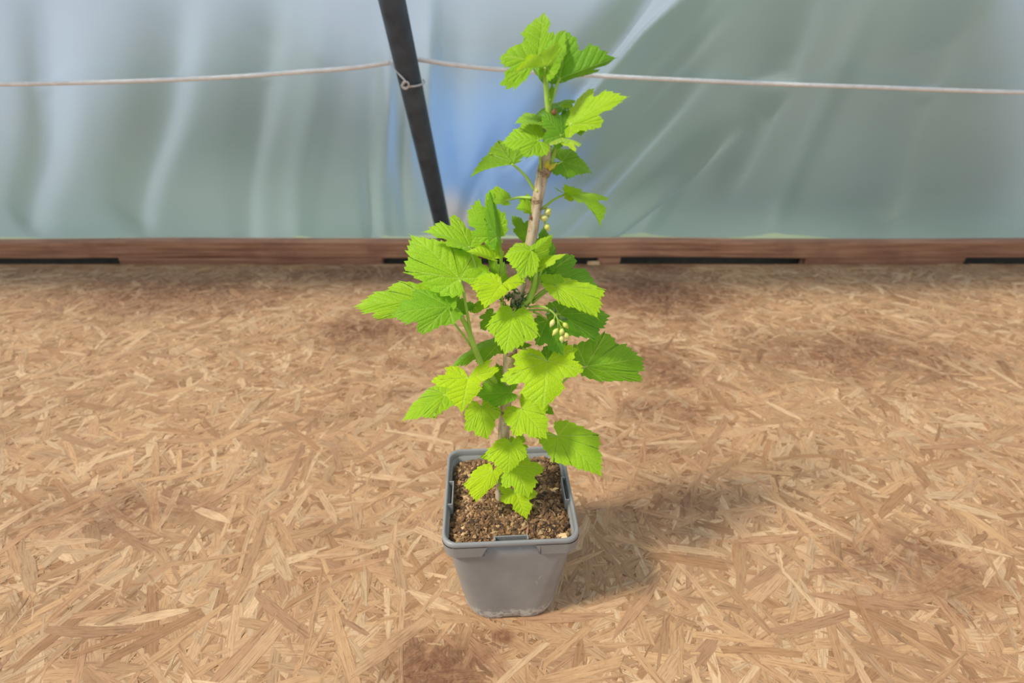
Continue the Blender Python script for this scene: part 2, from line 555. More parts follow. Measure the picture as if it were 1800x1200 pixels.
edge = link('timber_edging', plank_mesh('timber_edging', -3.2, 3.2, 1.412, 1.445, 0.0175, 0.0640), M_PLANK)
o = link('gap_light_block', plank_mesh('gap_light_block', -3.2, 3.2, 1.475, 1.50, -0.10, 0.036), M_DARK)  # added board, shuts out light from behind so the gap stays dark
tag(o, 'unseen dark board added behind the plank to keep light out of the gap', None, None, 'structure')
tag(edge, 'long reddish brown timber plank along the foot of the plastic film', 'plank')
for (pxa, pxb, lab) in [(200, 664, 'brown wooden packing block under the plank at its left end'), (1052, 1088, 'short brown wooden spacer block under the plank beside a pale chip'),
                        (1420, 1700, 'brown wooden packing block under the plank at its right end')]:
    xa = (pxa - 900) / F_PX * 1.49; xb = (pxb - 900) / F_PX * 1.49
    b = MB(); V, Fc = [], []
    sl = .008
    Vb = [(xa, 1.414, -0.058), (xb, 1.414, -0.058), (xb + .002, 1.443, -0.058), (xa, 1.443, -0.058), (xa + .003, 1.4145, 0.0172), (xb + sl, 1.4145, 0.0172), (xb + sl, 1.443, 0.0172), (xa + .003, 1.443, 0.0172)]
    b.add(Vb, [(0, 3, 2, 1), (4, 5, 6, 7), (0, 1, 5, 4), (1, 2, 6, 5), (2, 3, 7, 6), (3, 0, 4, 7)])
    tag(link('packing_block', b.mesh('packing_block'), M_PLANK), lab, 'block')

# pale offcut on the far edge of the board
p = floor_px(1043, 466)
b = MB()
Vb = []
for z, g in ((0.003, 1), (0.0105, .9)):
    for (x, y) in ((-.017, -.006), (-.004, -.0075), (.017, -.005), (.016, .006), (.002, .007), (-.018, .005)):
        Vb.append((p.x + x * g, 1.400 + y * g, z))
b.add(Vb, [(5, 4, 3, 2, 1, 0), (6, 7, 8, 9, 10, 11)] + [(i, (i + 1) % 6, 6 + (i + 1) % 6, 6 + i) for i in range(6)])
tag(link('wood_offcut', b.mesh('wood_offcut'), M_CHIP), 'small pale wood offcut lying on the board against the plank', 'wood chip')

# ------------------------------------------------------------------ film wall, pipe, cord, wire
SL = 0.82                     # the tunnel side leans inwards: Y = 1.52 - SL * h on the pipe


def lean_px(px, py, y0):
    """point of the leaning plane Y = y0 - SL*h seen at a pixel"""
    d = ray(px, py, 1.0) - CAM
    t = (y0 - SL * CAM_H) / (d.y + SL * d.z)
    return CAM + d * t


FY = 1.588


def film_uv(px, py):
    q = lean_px(px, py, FY)
    return q.x, q.z


RIDGES = []
for (a, b_, wd, ht, asym) in [((1165, -40), (895, 275), .015, .022, 1), ((1205, 10), (935, 300), .020, -.020, 0), ((1230, 120), (1000, 345), .030, .006, 0),
                              ((1260, 240), (1060, 425), .018, .022, 1), ((1215, 160), (985, 420), .012, .006, 1), ((1240, 60), (1090, 220), .012, .005, 0), ((1190, 330), (1120, 425), .02, -.006, 0),
                              ((752, -30), (757, 215), .009, -.009, 1), ((738, 20), (742, 300), .014, .006, 0), ((700, 10), (712, 410), .016, .006, 0),
                              ((652, 60), (660, 430), .012, .006, 1), ((672, 120), (678, 430), .010, -.005, 0), ((640, 300), (646, 430), .008, .005, 0),
                              ((800, -20), (815, 330), .035, .005, 0), ((880, 230), (800, 430), .018, .006, 0), ((860, 300), (835, 430), .012, .005, 0),
                              ((480, -20), (440, 430), .02, .010, 1), ((560, 30), (520, 430), .03, -.008, 0), ((330, -20), (250, 400), .025, .010, 1), ((100, -20), (60, 400), .03, .010, 0),
                              ((1420, -20), (1290, 330), .02, .010, 1), ((1500, 40), (1360, 420), .025, -.008, 0), ((1700, -20), (1540, 400), .03, .011, 1)]:
    RIDGES.append((film_uv(*a), film_uv(*b_), wd, ht, asym))

nx, nh = 580, 150
xs = np.linspace(-3.2, 3.2, nx); hs = np.linspace(0.022, 0.76, nh)
XX, HH = np.meshgrid(xs, hs)
D = np.zeros_like(XX)
for (a, b_, wd, ht, asym) in RIDGES:
    ax_, ay_ = a; bx_, by_ = b_
    L = math.hypot(bx_ - ax_, by_ - ay_)
    ux, uy = (bx_ - ax_) / L, (by_ - ay_) / L
    s = (XX - ax_) * ux + (HH - ay_) * uy
    d = (XX - ax_) * (-uy) + (HH - ay_) * ux
    d = d + .008 * np.sin(s * 9 + ax_ * 7)
    fade = np.clip((s + .06) / .14, 0, 1) * np.clip((L + .06 - s) / .14, 0, 1)
    pr = np.exp(-(d / wd) ** 2)
    if asym: pr = np.where(d > 0, pr, np.exp(-(d / (wd * 2.2)) ** 2))
    D += ht * pr * fade
for k in range(14):
    fx, fh, ph = rng.uniform(2, 14), rng.uniform(1, 7), rng.uniform(0, 6.3)
    D += rng.uniform(.0008, .0022) * np.sin(XX * fx + HH * fh + ph)
cl = [lean_px(-1500, 158, FY - .028), lean_px(-160, 150, FY - .028), lean_px(300, 140, FY - .028), lean_px(560, 124, FY - .03), lean_px(630, 118, FY - .03), lean_px(690, 109, FY - .030), lean_px(712, 104, FY - .030),
      lean_px(738, 105, FY - .030), lean_px(800, 114, FY - .03), lean_px(905, 124, FY - .028), lean_px(1170, 139, FY - .028), lean_px(1500, 152, FY - .028), lean_px(1990, 165, FY - .028), lean_px(3300, 172, FY - .028)]
HC = np.interp(XX, [q.x for q in cl], [q.z for q in cl])
D = np.clip(D * 2.0, -.045, .045)
D = np.minimum(D, .015 + .035 * (1 - np.exp(-((HH - HC) / .05) ** 2)))     # the cord holds the film back
D = np.minimum(D, .026 + .03 * np.clip(np.abs(XX + .193) / .10 - .4, 0, 1))  # so does the pipe
V = np.stack([XX, FY - SL * HH - D * .77, HH - D * .63], -1).reshape(-1, 3)
V[:, 2] = np.maximum(V[:, 2], 0.02)
idx = np.arange(nx * nh).reshape(nh, nx)
Fc = np.stack([idx[:-1, :-1], idx[:-1, 1:], idx[1:, 1:], idx[1:, :-1]], -1).reshape(-1, 4)
film = link('wall_back', mesh('wall_back', V.tolist(), Fc.tolist()), M_FILM)
tag(film, 'creased translucent plastic film forming the leaning tunnel side', None, None, 'structure')

PY = 1.520
pb = lean_px(786, 432, PY); pt = lean_px(688, 0, PY)
px_ = (pb.x + pt.x) / 2
ptop = Vector((px_, PY - SL * 0.79, 0.79)); pbot = Vector((px_, PY - SL * 0.022, 0.022))
V, Fc = tube_data([pbot, ptop], [.0218, .0218], 24, 28)
pipe = link('tunnel_pipe', mesh('tunnel_pipe', V, Fc), M_PIPE)
tag(pipe, 'dark grey round metal pipe leaning in front of the plastic film', 'pipe')

# cord
V, Fc = tube_data(cl, [.0040, .0040], 140, 8)
tag(link('white_cord', mesh('white_cord', V, Fc), M_CORD), 'thin white cord strung along the plastic film behind the pipe', 'cord')

# wire loop round the pipe
wp = [(744, 140, .018), (746, 145, .004), (741, 148, -.012), (731, 151, -.030), (721, 152, -.034), (712, 154, -.035), (707, 150, -.035), (710, 144, -.035), (717, 145, -.036),
      (718, 152, -.037), (712, 156, -.037), (706, 151, -.036), (712, 143, -.034), (704, 133, -.026), (696, 124, -.014), (690, 115, .004), (684, 108, .018)]
pts = [lean_px(a, b_, PY + c) for a, b_, c in wp]
V, Fc = tube_data(pts, [.0018, .0018], 160, 7)
tag(link('wire_tie', mesh('wire_tie', V, Fc), M_WIRE), 'hooked galvanised wire twisted round the dark pipe', 'wire')

# ------------------------------------------------------------------ outside, seen blurred through the film
g = MB().add([(-40, 1.62, -0.04), (40, 1.62, -0.04), (40, 60, -0.04), (-40, 60, -0.04)], [(0, 1, 2, 3)])
tag(link('grass_ground', g.mesh('grass_ground'), M_GRASS), 'dull green grass outside seen blurred through the film', None, None, 'structure')
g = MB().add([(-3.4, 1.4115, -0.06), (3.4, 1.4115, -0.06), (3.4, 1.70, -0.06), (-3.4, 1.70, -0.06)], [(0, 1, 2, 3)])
tag(link('earth_strip', g.mesh('earth_strip'), M_DARK), 'earth in the gap under the plank, coloured dark for the shade there', None, None, 'structure')


def mound(name, c, r, mat, seed, n=40, m=20, sq=.55):
    V, Fc = [], []
    rr = random.Random(seed)
    ph = [rr.uniform(0, 6.3) for _ in range(6)]
    for j in range(m + 1):
        v = j / m * math.pi / 2
        for i in range(n):
            u = i / n * 2 * math.pi
            cu, su = math.cos(u), math.sin(u)
            k = 1 + .06 * math.sin(3 * u + ph[0]) + .04 * math.sin(5 * u + ph[1] + v * 3)
            f = lambda q: math.copysign(abs(q) ** sq, q)
            V.append((c[0] + r[0] * f(cu) * math.cos(v) ** sq * k, c[1] + r[1] * f(su) * math.cos(v) ** sq * k, c[2] + r[2] * math.sin(v) ** .8 * (1 + .05 * math.sin(4 * u + ph[2]))))
    for j in range(m):
        for i in range(n):
            i2 = (i + 1) % n
            Fc.append((j * n + i, j * n + i2, (j + 1) * n + i2, (j + 1) * n + i))
    return link(name, mesh(name, V, Fc), mat)


tag(mound('blue_blob', (-.06, 3.4, -.04), (.40, .5, .58), M_BLUE, 3), 'bright blue heap outside, blurred by the plastic film', 'blob')  # rounded blue shape standing beyond the film
tag(mound('pale_stone', (-.21, 2.05, -.04), (.09, .09, .16), M_STONE, 5, sq=.8), 'pale beige stone outside beside the pipe, blurred by the film', 'stone')

for (x, y, rx, rz, sd, lab) in [(1.5, 3.4, 1.05, 1.3, 11, 'dark green bush outside at the right, blurred by the film'),
                               (-2.6, 6.5, 1.5, 1.15, 12, 'dull green bush outside at the left, blurred by the film'), (.6, 7.5, 2.0, 1.2, 13, 'far dull green bush outside behind the blue heap')]:
    tag(mound('bush', (x, y, -.04), (rx, .7, rz), M_BUSH, sd, sq=.85), lab, 'bush')

# ------------------------------------------------------------------ pot
POT_C = Vector((-0.004, 0.411, 0.0))
POT_R = math.radians(3.0)
POT_H = 0.148
pot = empty('plant_pot', POT_C + Vector((0, 0, 0.0012)))
pot.rotation_euler.z = POT_R
pot.scale = (1.02, 1.02, 1.0)
tag(pot, 'square grey plastic plant pot standing on the strand board', 'plant pot')


def rsq(h, r, n=8):
    out = []
    for k, (sx, sy) in enumerate(((1, 1), (-1, 1), (-1, -1), (1, -1))):
        for i in range(n + 1):
            a = math.pi / 2 * (k + i / n)
            out.append((sx * (h - r) + r * math.cos(a), sy * (h - r) + r * math.sin(a)))
    return out


def loops_mesh(name, rings, cap0=False, cap1=False):
    V, Fc = [], []
    m = len(rings[0])
    for rg in rings: V += rg
    for j in range(len(rings) - 1):
        for i in range(m):
            i2 = (i + 1) % m
            Fc.append((j * m + i, j * m + i2, (j + 1) * m + i2, (j + 1) * m + i))
    if cap0: Fc.append(tuple(range(m))[::-1])
    if cap1: Fc.append(tuple((len(rings) - 1) * m + i for i in range(m)))
    return mesh(name, V, Fc)


def ring(h, r, z, n=8): return [(x, y, z) for x, y in rsq(h, r, n)]


def densify(pts, k=6):
    out = []
    for i in range(len(pts)):
        a, b = Vector(pts[i]), Vector(pts[(i + 1) % len(pts)])
        L = (b - a).length
        q = max(1, int(L / .004))
        for j in range(q): out.append(tuple(a.lerp(b, j / q)))
    return out


def half_at(z): return .0508 + (.0632 - .0508) * z / .142


def rad_at(z): return .031 - .0185 * z / .142


rings = []
for (z, dh) in [(0.0, -.0022), (0.0010, -.0006), (.004, 0), (.02, 0), (.05, 0), (.09, 0), (.12, 0), (.1405, 0)]:
    rg = densify(ring(half_at(z) + dh, rad_at(z), z))
    rings.append(rg)
K = min(len(r) for r in rings)


def resample(pts, K):
    P = [Vector(p) for p in pts] + [Vector(pts[0])]
    cum = [0]
    for i in range(len(P) - 1): cum.append(cum[-1] + (P[i + 1] - P[i]).length)
    out = []; j = 0
    for k in range(K):
        t = cum[-1] * k / K
        while cum[j + 1] < t: j += 1
        out.append(tuple(P[j].lerp(P[j + 1], (t - cum[j]) / max(1e-9, cum[j + 1] - cum[j]))))
    return out


K = 144
R3 = [resample(ring(half_at(z) + dh, rad_at(z), z, 10), K) for (z, dh) in
      [(0.0, -.0022), (0.0012, -.0006), (.005, 0), (.012, 0), (.03, 0), (.06, 0), (.09, 0), (.12, 0), (.1405, 0)]]


def notch(p):   # shallow arch in the middle of each bottom edge
    x, y, z = p
    s = min(abs(x), abs(y))
    f = max(0, 1 - (s / .013) ** 4)
    return (x, y, z + .0035 * f) if z < .004 else p


R3[0] = [notch(p) for p in R3[0]]; R3[1] = [notch(p) for p in R3[1]]
inner = [resample(ring(half_at(z) - .0016, rad_at(z) - .001, z, 10), K) for z in (.1405, .11, .08, .04, .012)]
body = loops_mesh('body', R3 + inner, False, True)
link('body', body, M_POT, pot)
# rim: rolled lip
lip = [(.0636, .1410), (.0655, .1414), (.0664, .1428), (.0666, .1450), (.0662, .1472), (.0650, .1482), (.0638, .1478), (.0630, .1465), (.0622, .1420), (.0619, .1300), (.0612, .1180)]
link('rim', loops_mesh('rim', [resample(ring(h, .0135, z, 10), K) for h, z in lip]), M_POT, pot)
# corner skirts under the lip
for k in range(4):
    V, Fc = [], []
    n = 22
    ang = k * math.pi / 2
    base = resample(ring(.0640, .0130, 0, 10), K * 4)
    h = .0640
    path = []
    ext = .029
    for i in range(7): path.append((h, h - .0130 - ext * (1 - i / 6) + 0.0))
    for i in range(1, 9):
        a = math.pi / 2 * i / 9
        path.append((h - .013 + .013 * math.cos(a), h - .013 + .013 * math.sin(a)))
    for i in range(7): path.append((h - .013 - ext * i / 6, h))
    m = len(path)
    for (z, off, trim) in [(.1422, .0026, 0), (.1275, .0027, 1), (.1264, .0018, 1), (.1262, -.0030, 1)]:
        for i, (x, y) in enumerate(path):
            # slanted ends: the lower edge is shorter
            if trim and i == 0: y += .0065
            if trim and i == m - 1: x += .0065
            s = (h + off - (.1422 - z) * .09) / h
            V.append((x * s, y * s, z))
    for j in range(3):
        for i in range(m - 1):
            Fc.append((j * m + i, j * m + i + 1, (j + 1) * m + i + 1, (j + 1) * m + i))
    # end cheeks down to the wall
    e = len(V)
    for i in (0, m - 1):
        x, y, z = V[i]; x2, y2, z2 = V[2 * m + i]
        V.append((x * .955 if i == 0 else x, y if i == 0 else y * .955, z)); V.append((x2 * .955 if i == 0 else x2, y2 if i == 0 else y2 * .955, z2))
    Fc.append((0, m, 2 * m, e + 1, e)); Fc.append((m - 1, e + 2, e + 3, 3 * m - 1, 2 * m - 1))
    M = Matrix.Rotation(ang, 3, 'Z')
    link('corner_skirt', mesh('corner_skirt', [M @ Vector(v) for v in V], Fc, False), M_POT, pot)
# label slots: a small raised frame in the middle of each side of the rim
for k in range(4):
    b = MB()
    w2 = .0165
    yi, yo = .0578, .0626
    b.box(-w2, w2, yi, yi + .0011, .1330, .1474)
    b.box(-w2, -w2 + .0014, yi + .001, yo, .1330, .1474)
    b.box(w2 - .0014, w2, yi + .001, yo, .1330, .1474)
    M = Matrix.Rotation(k * math.pi / 2, 3, 'Z')
    b.V = [tuple(M @ Vector(v)) for v in b.V]
    link('label_slot', b.mesh('label_slot'), M_POT, pot)

# ------------------------------------------------------------------ soil
def soil_h(x, y):
    r = max(abs(x), abs(y))
    return (.1362 + .003 * math.cos(x * 30) * math.cos(y * 26) + .0025 * math.sin(x * 90 + 1) * math.sin(y * 80) 
            - .003 * max(0, (r - .045) / .012))


SO_T = np.array([srgb(*c)[:3] for c in [(132, 102, 74), (164, 130, 94), (106, 82, 60), (186, 152, 112), (144, 108, 76), (208, 178, 136), (86, 68, 54)]])
Vs, Fs, Ts = [], [], []
n = 90
for j in range(n + 1):
    for i in range(n + 1):
        x = -.0612 + .1224 * i / n; y = -.0612 + .1224 * j / n
        q = max(0, math.hypot(max(0, abs(x) - .051), max(0, abs(y) - .051)) - .0098)
        k = 1 - q * 8
        Vs.append((x * k, y * k, soil_h(x, y) + random.gauss(0, .0012)))
        Ts.append(SO_T[random.choice((0, 1, 2, 4, 1))] * random.uniform(.8, 1.1))
for j in range(n):
    for i in range(n):
        a_ = j * (n + 1) + i
        Fs.append((a_, a_ + 1, a_ + n + 2, a_ + n + 1))
OCT = [(1, 0, 0), (-1, 0, 0), (0, 1, 0), (0, -1, 0), (0, 0, 1), (0, 0, -1)]
OF = [(0, 2, 4), (2, 1, 4), (1, 3, 4), (3, 0, 4), (2, 0, 5), (1, 2, 5), (3, 1, 5), (0, 3, 5)]
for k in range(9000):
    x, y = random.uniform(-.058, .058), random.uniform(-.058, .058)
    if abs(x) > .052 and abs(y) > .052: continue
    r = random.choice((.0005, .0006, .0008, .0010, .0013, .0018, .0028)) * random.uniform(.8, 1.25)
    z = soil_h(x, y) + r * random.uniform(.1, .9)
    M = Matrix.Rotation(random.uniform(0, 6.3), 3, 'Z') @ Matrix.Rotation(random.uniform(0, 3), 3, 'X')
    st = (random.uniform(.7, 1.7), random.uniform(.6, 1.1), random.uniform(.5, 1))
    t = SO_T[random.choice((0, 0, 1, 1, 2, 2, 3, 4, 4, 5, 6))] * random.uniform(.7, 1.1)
    if x > .005 and random.random() < .45: t = t * .85  # crumbs on the right darkened: leaf shade put into their colour
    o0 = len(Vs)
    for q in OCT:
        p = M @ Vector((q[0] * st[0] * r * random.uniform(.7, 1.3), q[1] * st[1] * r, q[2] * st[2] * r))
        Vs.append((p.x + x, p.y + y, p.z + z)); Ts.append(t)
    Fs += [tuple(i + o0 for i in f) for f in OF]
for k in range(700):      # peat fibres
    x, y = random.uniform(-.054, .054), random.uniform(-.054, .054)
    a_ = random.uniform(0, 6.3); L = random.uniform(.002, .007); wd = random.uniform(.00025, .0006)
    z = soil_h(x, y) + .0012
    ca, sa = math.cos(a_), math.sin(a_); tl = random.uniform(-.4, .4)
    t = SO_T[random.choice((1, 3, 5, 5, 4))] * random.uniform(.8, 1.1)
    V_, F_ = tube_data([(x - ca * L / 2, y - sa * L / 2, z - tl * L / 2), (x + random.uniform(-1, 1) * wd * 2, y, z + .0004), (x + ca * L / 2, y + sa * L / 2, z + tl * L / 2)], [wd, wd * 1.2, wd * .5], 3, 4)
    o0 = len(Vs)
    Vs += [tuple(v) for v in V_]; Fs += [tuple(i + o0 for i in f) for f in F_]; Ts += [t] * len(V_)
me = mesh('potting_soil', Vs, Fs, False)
at_ = me.color_attributes.new('tint', 'FLOAT_COLOR', 'POINT')
at_.data.foreach_set('color', np.concatenate([np.array(Ts), np.ones((len(Ts), 1))], 1).reshape(-1))
soil = link('potting_soil', me, M_SOIL)
soil.location = pot.location; soil.rotation_euler = pot.rotation_euler; soil.scale = pot.scale
tag(soil, 'crumbly brown peat soil filling the grey pot', 'soil', None, 'stuff')

# a few wood chips one can pick out on the soil
Mp = Matrix.Translation(pot.location) @ Matrix.Rotation(POT_R, 4, 'Z')
for (x, y, a_, L, W, lab, mt) in [(-.034, -.012, .8, .013, .0022, 'thin brown wood sliver on the soil left of the stem', M_PLANK),
                                  (.052, -.053, .2, .008, .007, 'pale cream wood chip in the front right corner of the pot', M_CHIP),
                                  (.017, -.047, 1.45, .013, .0028, 'reddish bark sliver standing near the front of the soil', M_PLANK),
                                  (.032, .034, 1.9, .011, .0026, 'brown wood sliver at the back of the shaded soil', M_PLANK),
                                  (.051, .010, .1, .010, .0030, 'tan wood sliver beside the right label slot', M_CHIP)]:
    s = strand_shape(L, W, rng)
    V = [(q[0], q[1], .0009 + .06 * q[0]) for q in s] + [(q[0], q[1], -.0006 + .06 * q[0]) for q in s]
    me = mesh('wood_chip', V, [tuple(int(i) for i in f) for f in QF], False)
    o = link('wood_chip', me, mt)
    p = Mp @ Vector((x, y, soil_h(x, y) + .0022))
    o.location = p; o.rotation_euler = (0, 0, a_)
    tag(o, lab, 'wood chip')

# ------------------------------------------------------------------ the currant plant
plant = empty('currant_plant', at(880, 874))
tag(plant, 'young currant bush with lime green lobed leaves growing in the grey pot', 'plant')

# --- leaf template
HALF = [(0, 0.0), (.05, -.085), (.20, -.225), (.42, -.225), (.59, -.10), (.655, .04), (.68, .145), (.74, .26), (.81, .41), (.67, .53), (.54, .585), (.455, .62), (.425, .71), (.32, .81), (.155, .91), (0, 1.03)]


def leaf_outline(sinus=0.0, nt_=15):
    P = []
    for i, (x, y) in enumerate(HALF):
        if i in (10, 11): x -= sinus * .5; y -= sinus * .4
        if i in (5, 6): x -= sinus * .45
        P.append((x, y, 0))
        if i in (8, 11): P.append((x + .004, y + .004, 0))
    C = catmull(P, 340)
    cum = [0]
    for i in range(len(C) - 1): cum.append(cum[-1] + (C[i + 1] - C[i]).length)
    tot = cum[-1]
    # positions: each tooth = 4 samples; amplitude saw
    out = []
    st = tot * .05
    samples = [(0.0, 0.0), (st * .5, 0.0)]
    L = tot - st
    for k in range(nt_):
        a_ = st + L * k / nt_; d_ = L / nt_
        big = 1.0 if k % 2 else .70
        for fr, am in ((0, 0), (.34, .45), (.68, 1.0), (.84, .45)):
            samples.append((a_ + d_ * fr, am * big))
    samples.append((tot, 1.25))
    j = 0
    for s, am in samples:
        while j < len(cum) - 2 and cum[j + 1] < s: j += 1
        u = (s - cum[j]) / max(1e-9, cum[j + 1] - cum[j])
        p = C[j].lerp(C[j + 1], min(1, max(0, u)))
        d = Vector((p.x, p.y - .30, 0))
        if d.length > 0: d.normalize()
        tdir = (C[min(j + 2, len(C) - 1)] - C[max(j - 1, 0)]); tdir.normalize()
        out.append(p + (d * .072 + tdir * .030) * am)
    out[0] = Vector((0, 0, 0))
    out[-1].x = 0
    return out


OUTL = [leaf_outline(s) for s in (-.03, .04, .12, .22)]
RINGS = 9
leaf_count = [0]


def make_leaf(B, T, L, R, off=0.0, dT=0.0, dL=0.0, dR=0.0, tone=.5, att=None, aoff=0.0, shape=None, arch=.06, pr=.00085, via=None, parent=plant):
    r = random.Random(leaf_count[0] * 13 + 5)
    leaf_count[0] += 1
    half = OUTL[r.randrange(4) if shape is None else shape]
    zB = zc_at_y(B[1], STEM_Y) + off / 100
    Bw = ray(B[0], B[1], zB)
    Tw = ray(T[0], T[1], zB + dT / 100)
    Lw = ray(L[0], L[1], zB + dL / 100)
    Rw = ray(R[0], R[1], zB + dR / 100)
    mid = Tw - Bw
    ln = max(mid.length, (Lw - Bw).length, (Rw - Bw).length * .9)
    nrm = (Rw - Lw).cross(mid)
    if nrm.length < 1e-9: nrm = Vector((0, -.5, 1))
    nrm.normalize()
    flip = nrm.dot(Vector((-.12, -.25, 1))) < 0
    if flip: nrm = -nrm
    lx, ly = .79, .41
    eL = (Lw - (Bw + mid * ly)) / lx
    eR = (Rw - (Bw + mid * ly)) / lx
    loop = [(-p.x, p.y) for p in half[::-1]][:-1] + [(p.x, p.y) for p in half]   # tip(left side) ... base ... tip
    pts = [(-p.x, p.y) for p in half[1:-1]]
    ring_ = [(p.x, p.y) for p in half[1:]] + pts[::-1]     # base-right .. tip .. base-left
    N = len(ring_)
    ph = [r.uniform(0, 6.3) for _ in range(4)]
    wv = r.uniform(.010, .026)
    bs = r.uniform(.85, 1.2); cu = r.uniform(.00, .09)
    ring_ = [(x * (bs if y < .12 else 1), y * (bs if y < 0 else 1)) for x, y in ring_]

    def pos(x, y):
        P = Bw + mid * y + (eR * x if x >= 0 else eL * (-x))
        z = arch * (4 * y * (1 - y) if y > 0 else 0) * .8 - .20 * arch * abs(x)
        rad = math.hypot(x, y)
        th = math.atan2(x, y)
        z += wv * math.sin(5 * th + ph[0]) * rad ** 1.5 + wv * .6 * math.sin(9 * th + ph[1]) * rad ** 2
        z += -.035 * max(0, rad - .75) / .25 - cu * rad * rad
        return P + nrm * (z * ln)
    V = [pos(0, 0)]; UV = [(0, 0)]
    for k in range(1, RINGS + 1):
        f = (k / RINGS) ** .85
        for (x, y) in ring_:
            V.append(pos(x * f, y * f)); UV.append((x * f, y * f))
    Fc = []
    for i in range(N - 1):
        Fc.append((0, 1 + i, 2 + i))
        for k in range(RINGS - 1):
            a_ = 1 + k * N + i
            Fc.append((a_, a_ + N, a_ + N + 1, a_ + 1))
    # face direction: upper face = nrm
    f0 = Fc[len(Fc) // 3]
    pn = (V[f0[1]] - V[f0[0]]).cross(V[f0[2]] - V[f0[0]])
    if pn.dot(nrm) < 0: Fc = [f[::-1] for f in Fc]
    me = mesh('leaf', V, Fc)
    uvl = me.uv_layers.new(name='UVMap')
    li = np.zeros(len(me.loops), dtype=np.int32); me.loops.foreach_get('vertex_index', li)
    uvl.data.foreach_set('uv', np.array(UV)[li].reshape(-1))
    ta = me.attributes.new('tone', 'FLOAT', 'POINT')
    ta.data.foreach_set('value', [min(1, max(0, tone + r.uniform(-.06, .06)))] * len(V))
    lf = child('leaf', me, M_LEAF, parent)
    if att is not None:
        A = at(att[0], att[1], aoff)
        d1 = (Bw - A)
        mids = [at(*q) for q in via] if via else [A.lerp(Bw, .5) + Vector((0, 0, .06 * d1.length)) + Vector((r.uniform(-1, 1), r.uniform(-1, 1), 0)) * .03 * d1.length]
        inn = Bw + (mid * .04)
        pm = tube('petiole', [A] + mids + [Bw - nrm * .0004, inn - nrm * .0006], [pr * 1.25, pr, pr * .9, pr * .5], 12, 7)
        po = link('petiole', pm, M_STALK)
        po.parent = lf
        pass
    return lf


# --- stems
stem_px = [(879, 884), (882, 845), (884, 790), (887, 735), (891, 680), (896, 625), (900, 590), (907, 545), (914, 505), (921, 472), (933, 425), (941, 375), (947, 340), (955, 300), (960, 268), (963, 235), (965, 205)]
stem_pts = [at(*p) for p in stem_px]
V, Fc = tube_data(stem_pts, [.0056, .0056, .0060, .0056, .0054, .0056, .0052, .0050, .0046, .0042, .0043, .0043, .0043, .0045, .0038, .0030, .0022], 120, 14, .035)
child('main_stem', mesh('main_stem', V, Fc), M_BARK, plant)
for (p, r) in [((887, 722), .0066), ((897, 617), .0064), ((884, 790), .0062), ((957, 300), .0054), ((944, 352), .0046)]:     # node swellings
    c = at(*p); t = Vector((.12, 0, 1)).normalized()
    child('stem_node', tube('stem_node', [c - t * .0045, c - t * .002, c, c + t * .002, c + t * .0045], [r * .72, r * .95, r, r * .93, r * .70], 12, 14, .05), M_NODE, plant)


def shoot(name, pts, radii, mat=None):
    child(name, tube(name, [at(*p) for p in pts], radii, 18, 9), mat or M_STALK, plant)


shoot('side_shoot', [(889, 700, .2), (872, 672, -.4), (850, 645, -1.0), (838, 620, -1.2), (825, 585, -1.2), (806, 548, -1.2), (793, 540, -1.3)], [.0030, .0030, .0027, .0024, .0020, .0013])
shoot('side_shoot', [(829, 595, -1.2), (823, 560, -1.1), (815, 515, -1.0), (809, 492, -1.0)], [.0015, .0013, .0011, .0010])
shoot('green_shoot', [(965, 212, 0), (963, 185, 0), (960, 150, 0), (957, 118, 0), (955, 105, .2)], [.0022, .0022, .0019, .0014, .0008])
shoot('green_shoot', [(962, 300, .2), (968, 285, .1), (974, 268, 0), (982, 250, -.2)], [.0024, .0022, .0018, .0012])
shoot('green_shoot', [(912, 545, -.3), (928, 528, -.5), (936, 512, -.6), (941, 490, -.7), (944, 470, -.6)], [.0038, .0034, .0028, .0018, .0012])
shoot('green_shoot', [(884, 545, -.1), (881, 520, -.2), (880, 490, -.2), (881, 450, -.2), (877, 425, -.2)], [.0018, .0016, .0014, .0012, .0009])
shoot('green_shoot', [(881, 872, -.5), (881, 855, -.6), (879, 838, -.8), (874, 829, -1.0)], [.0019, .0018, .0014, .0009])

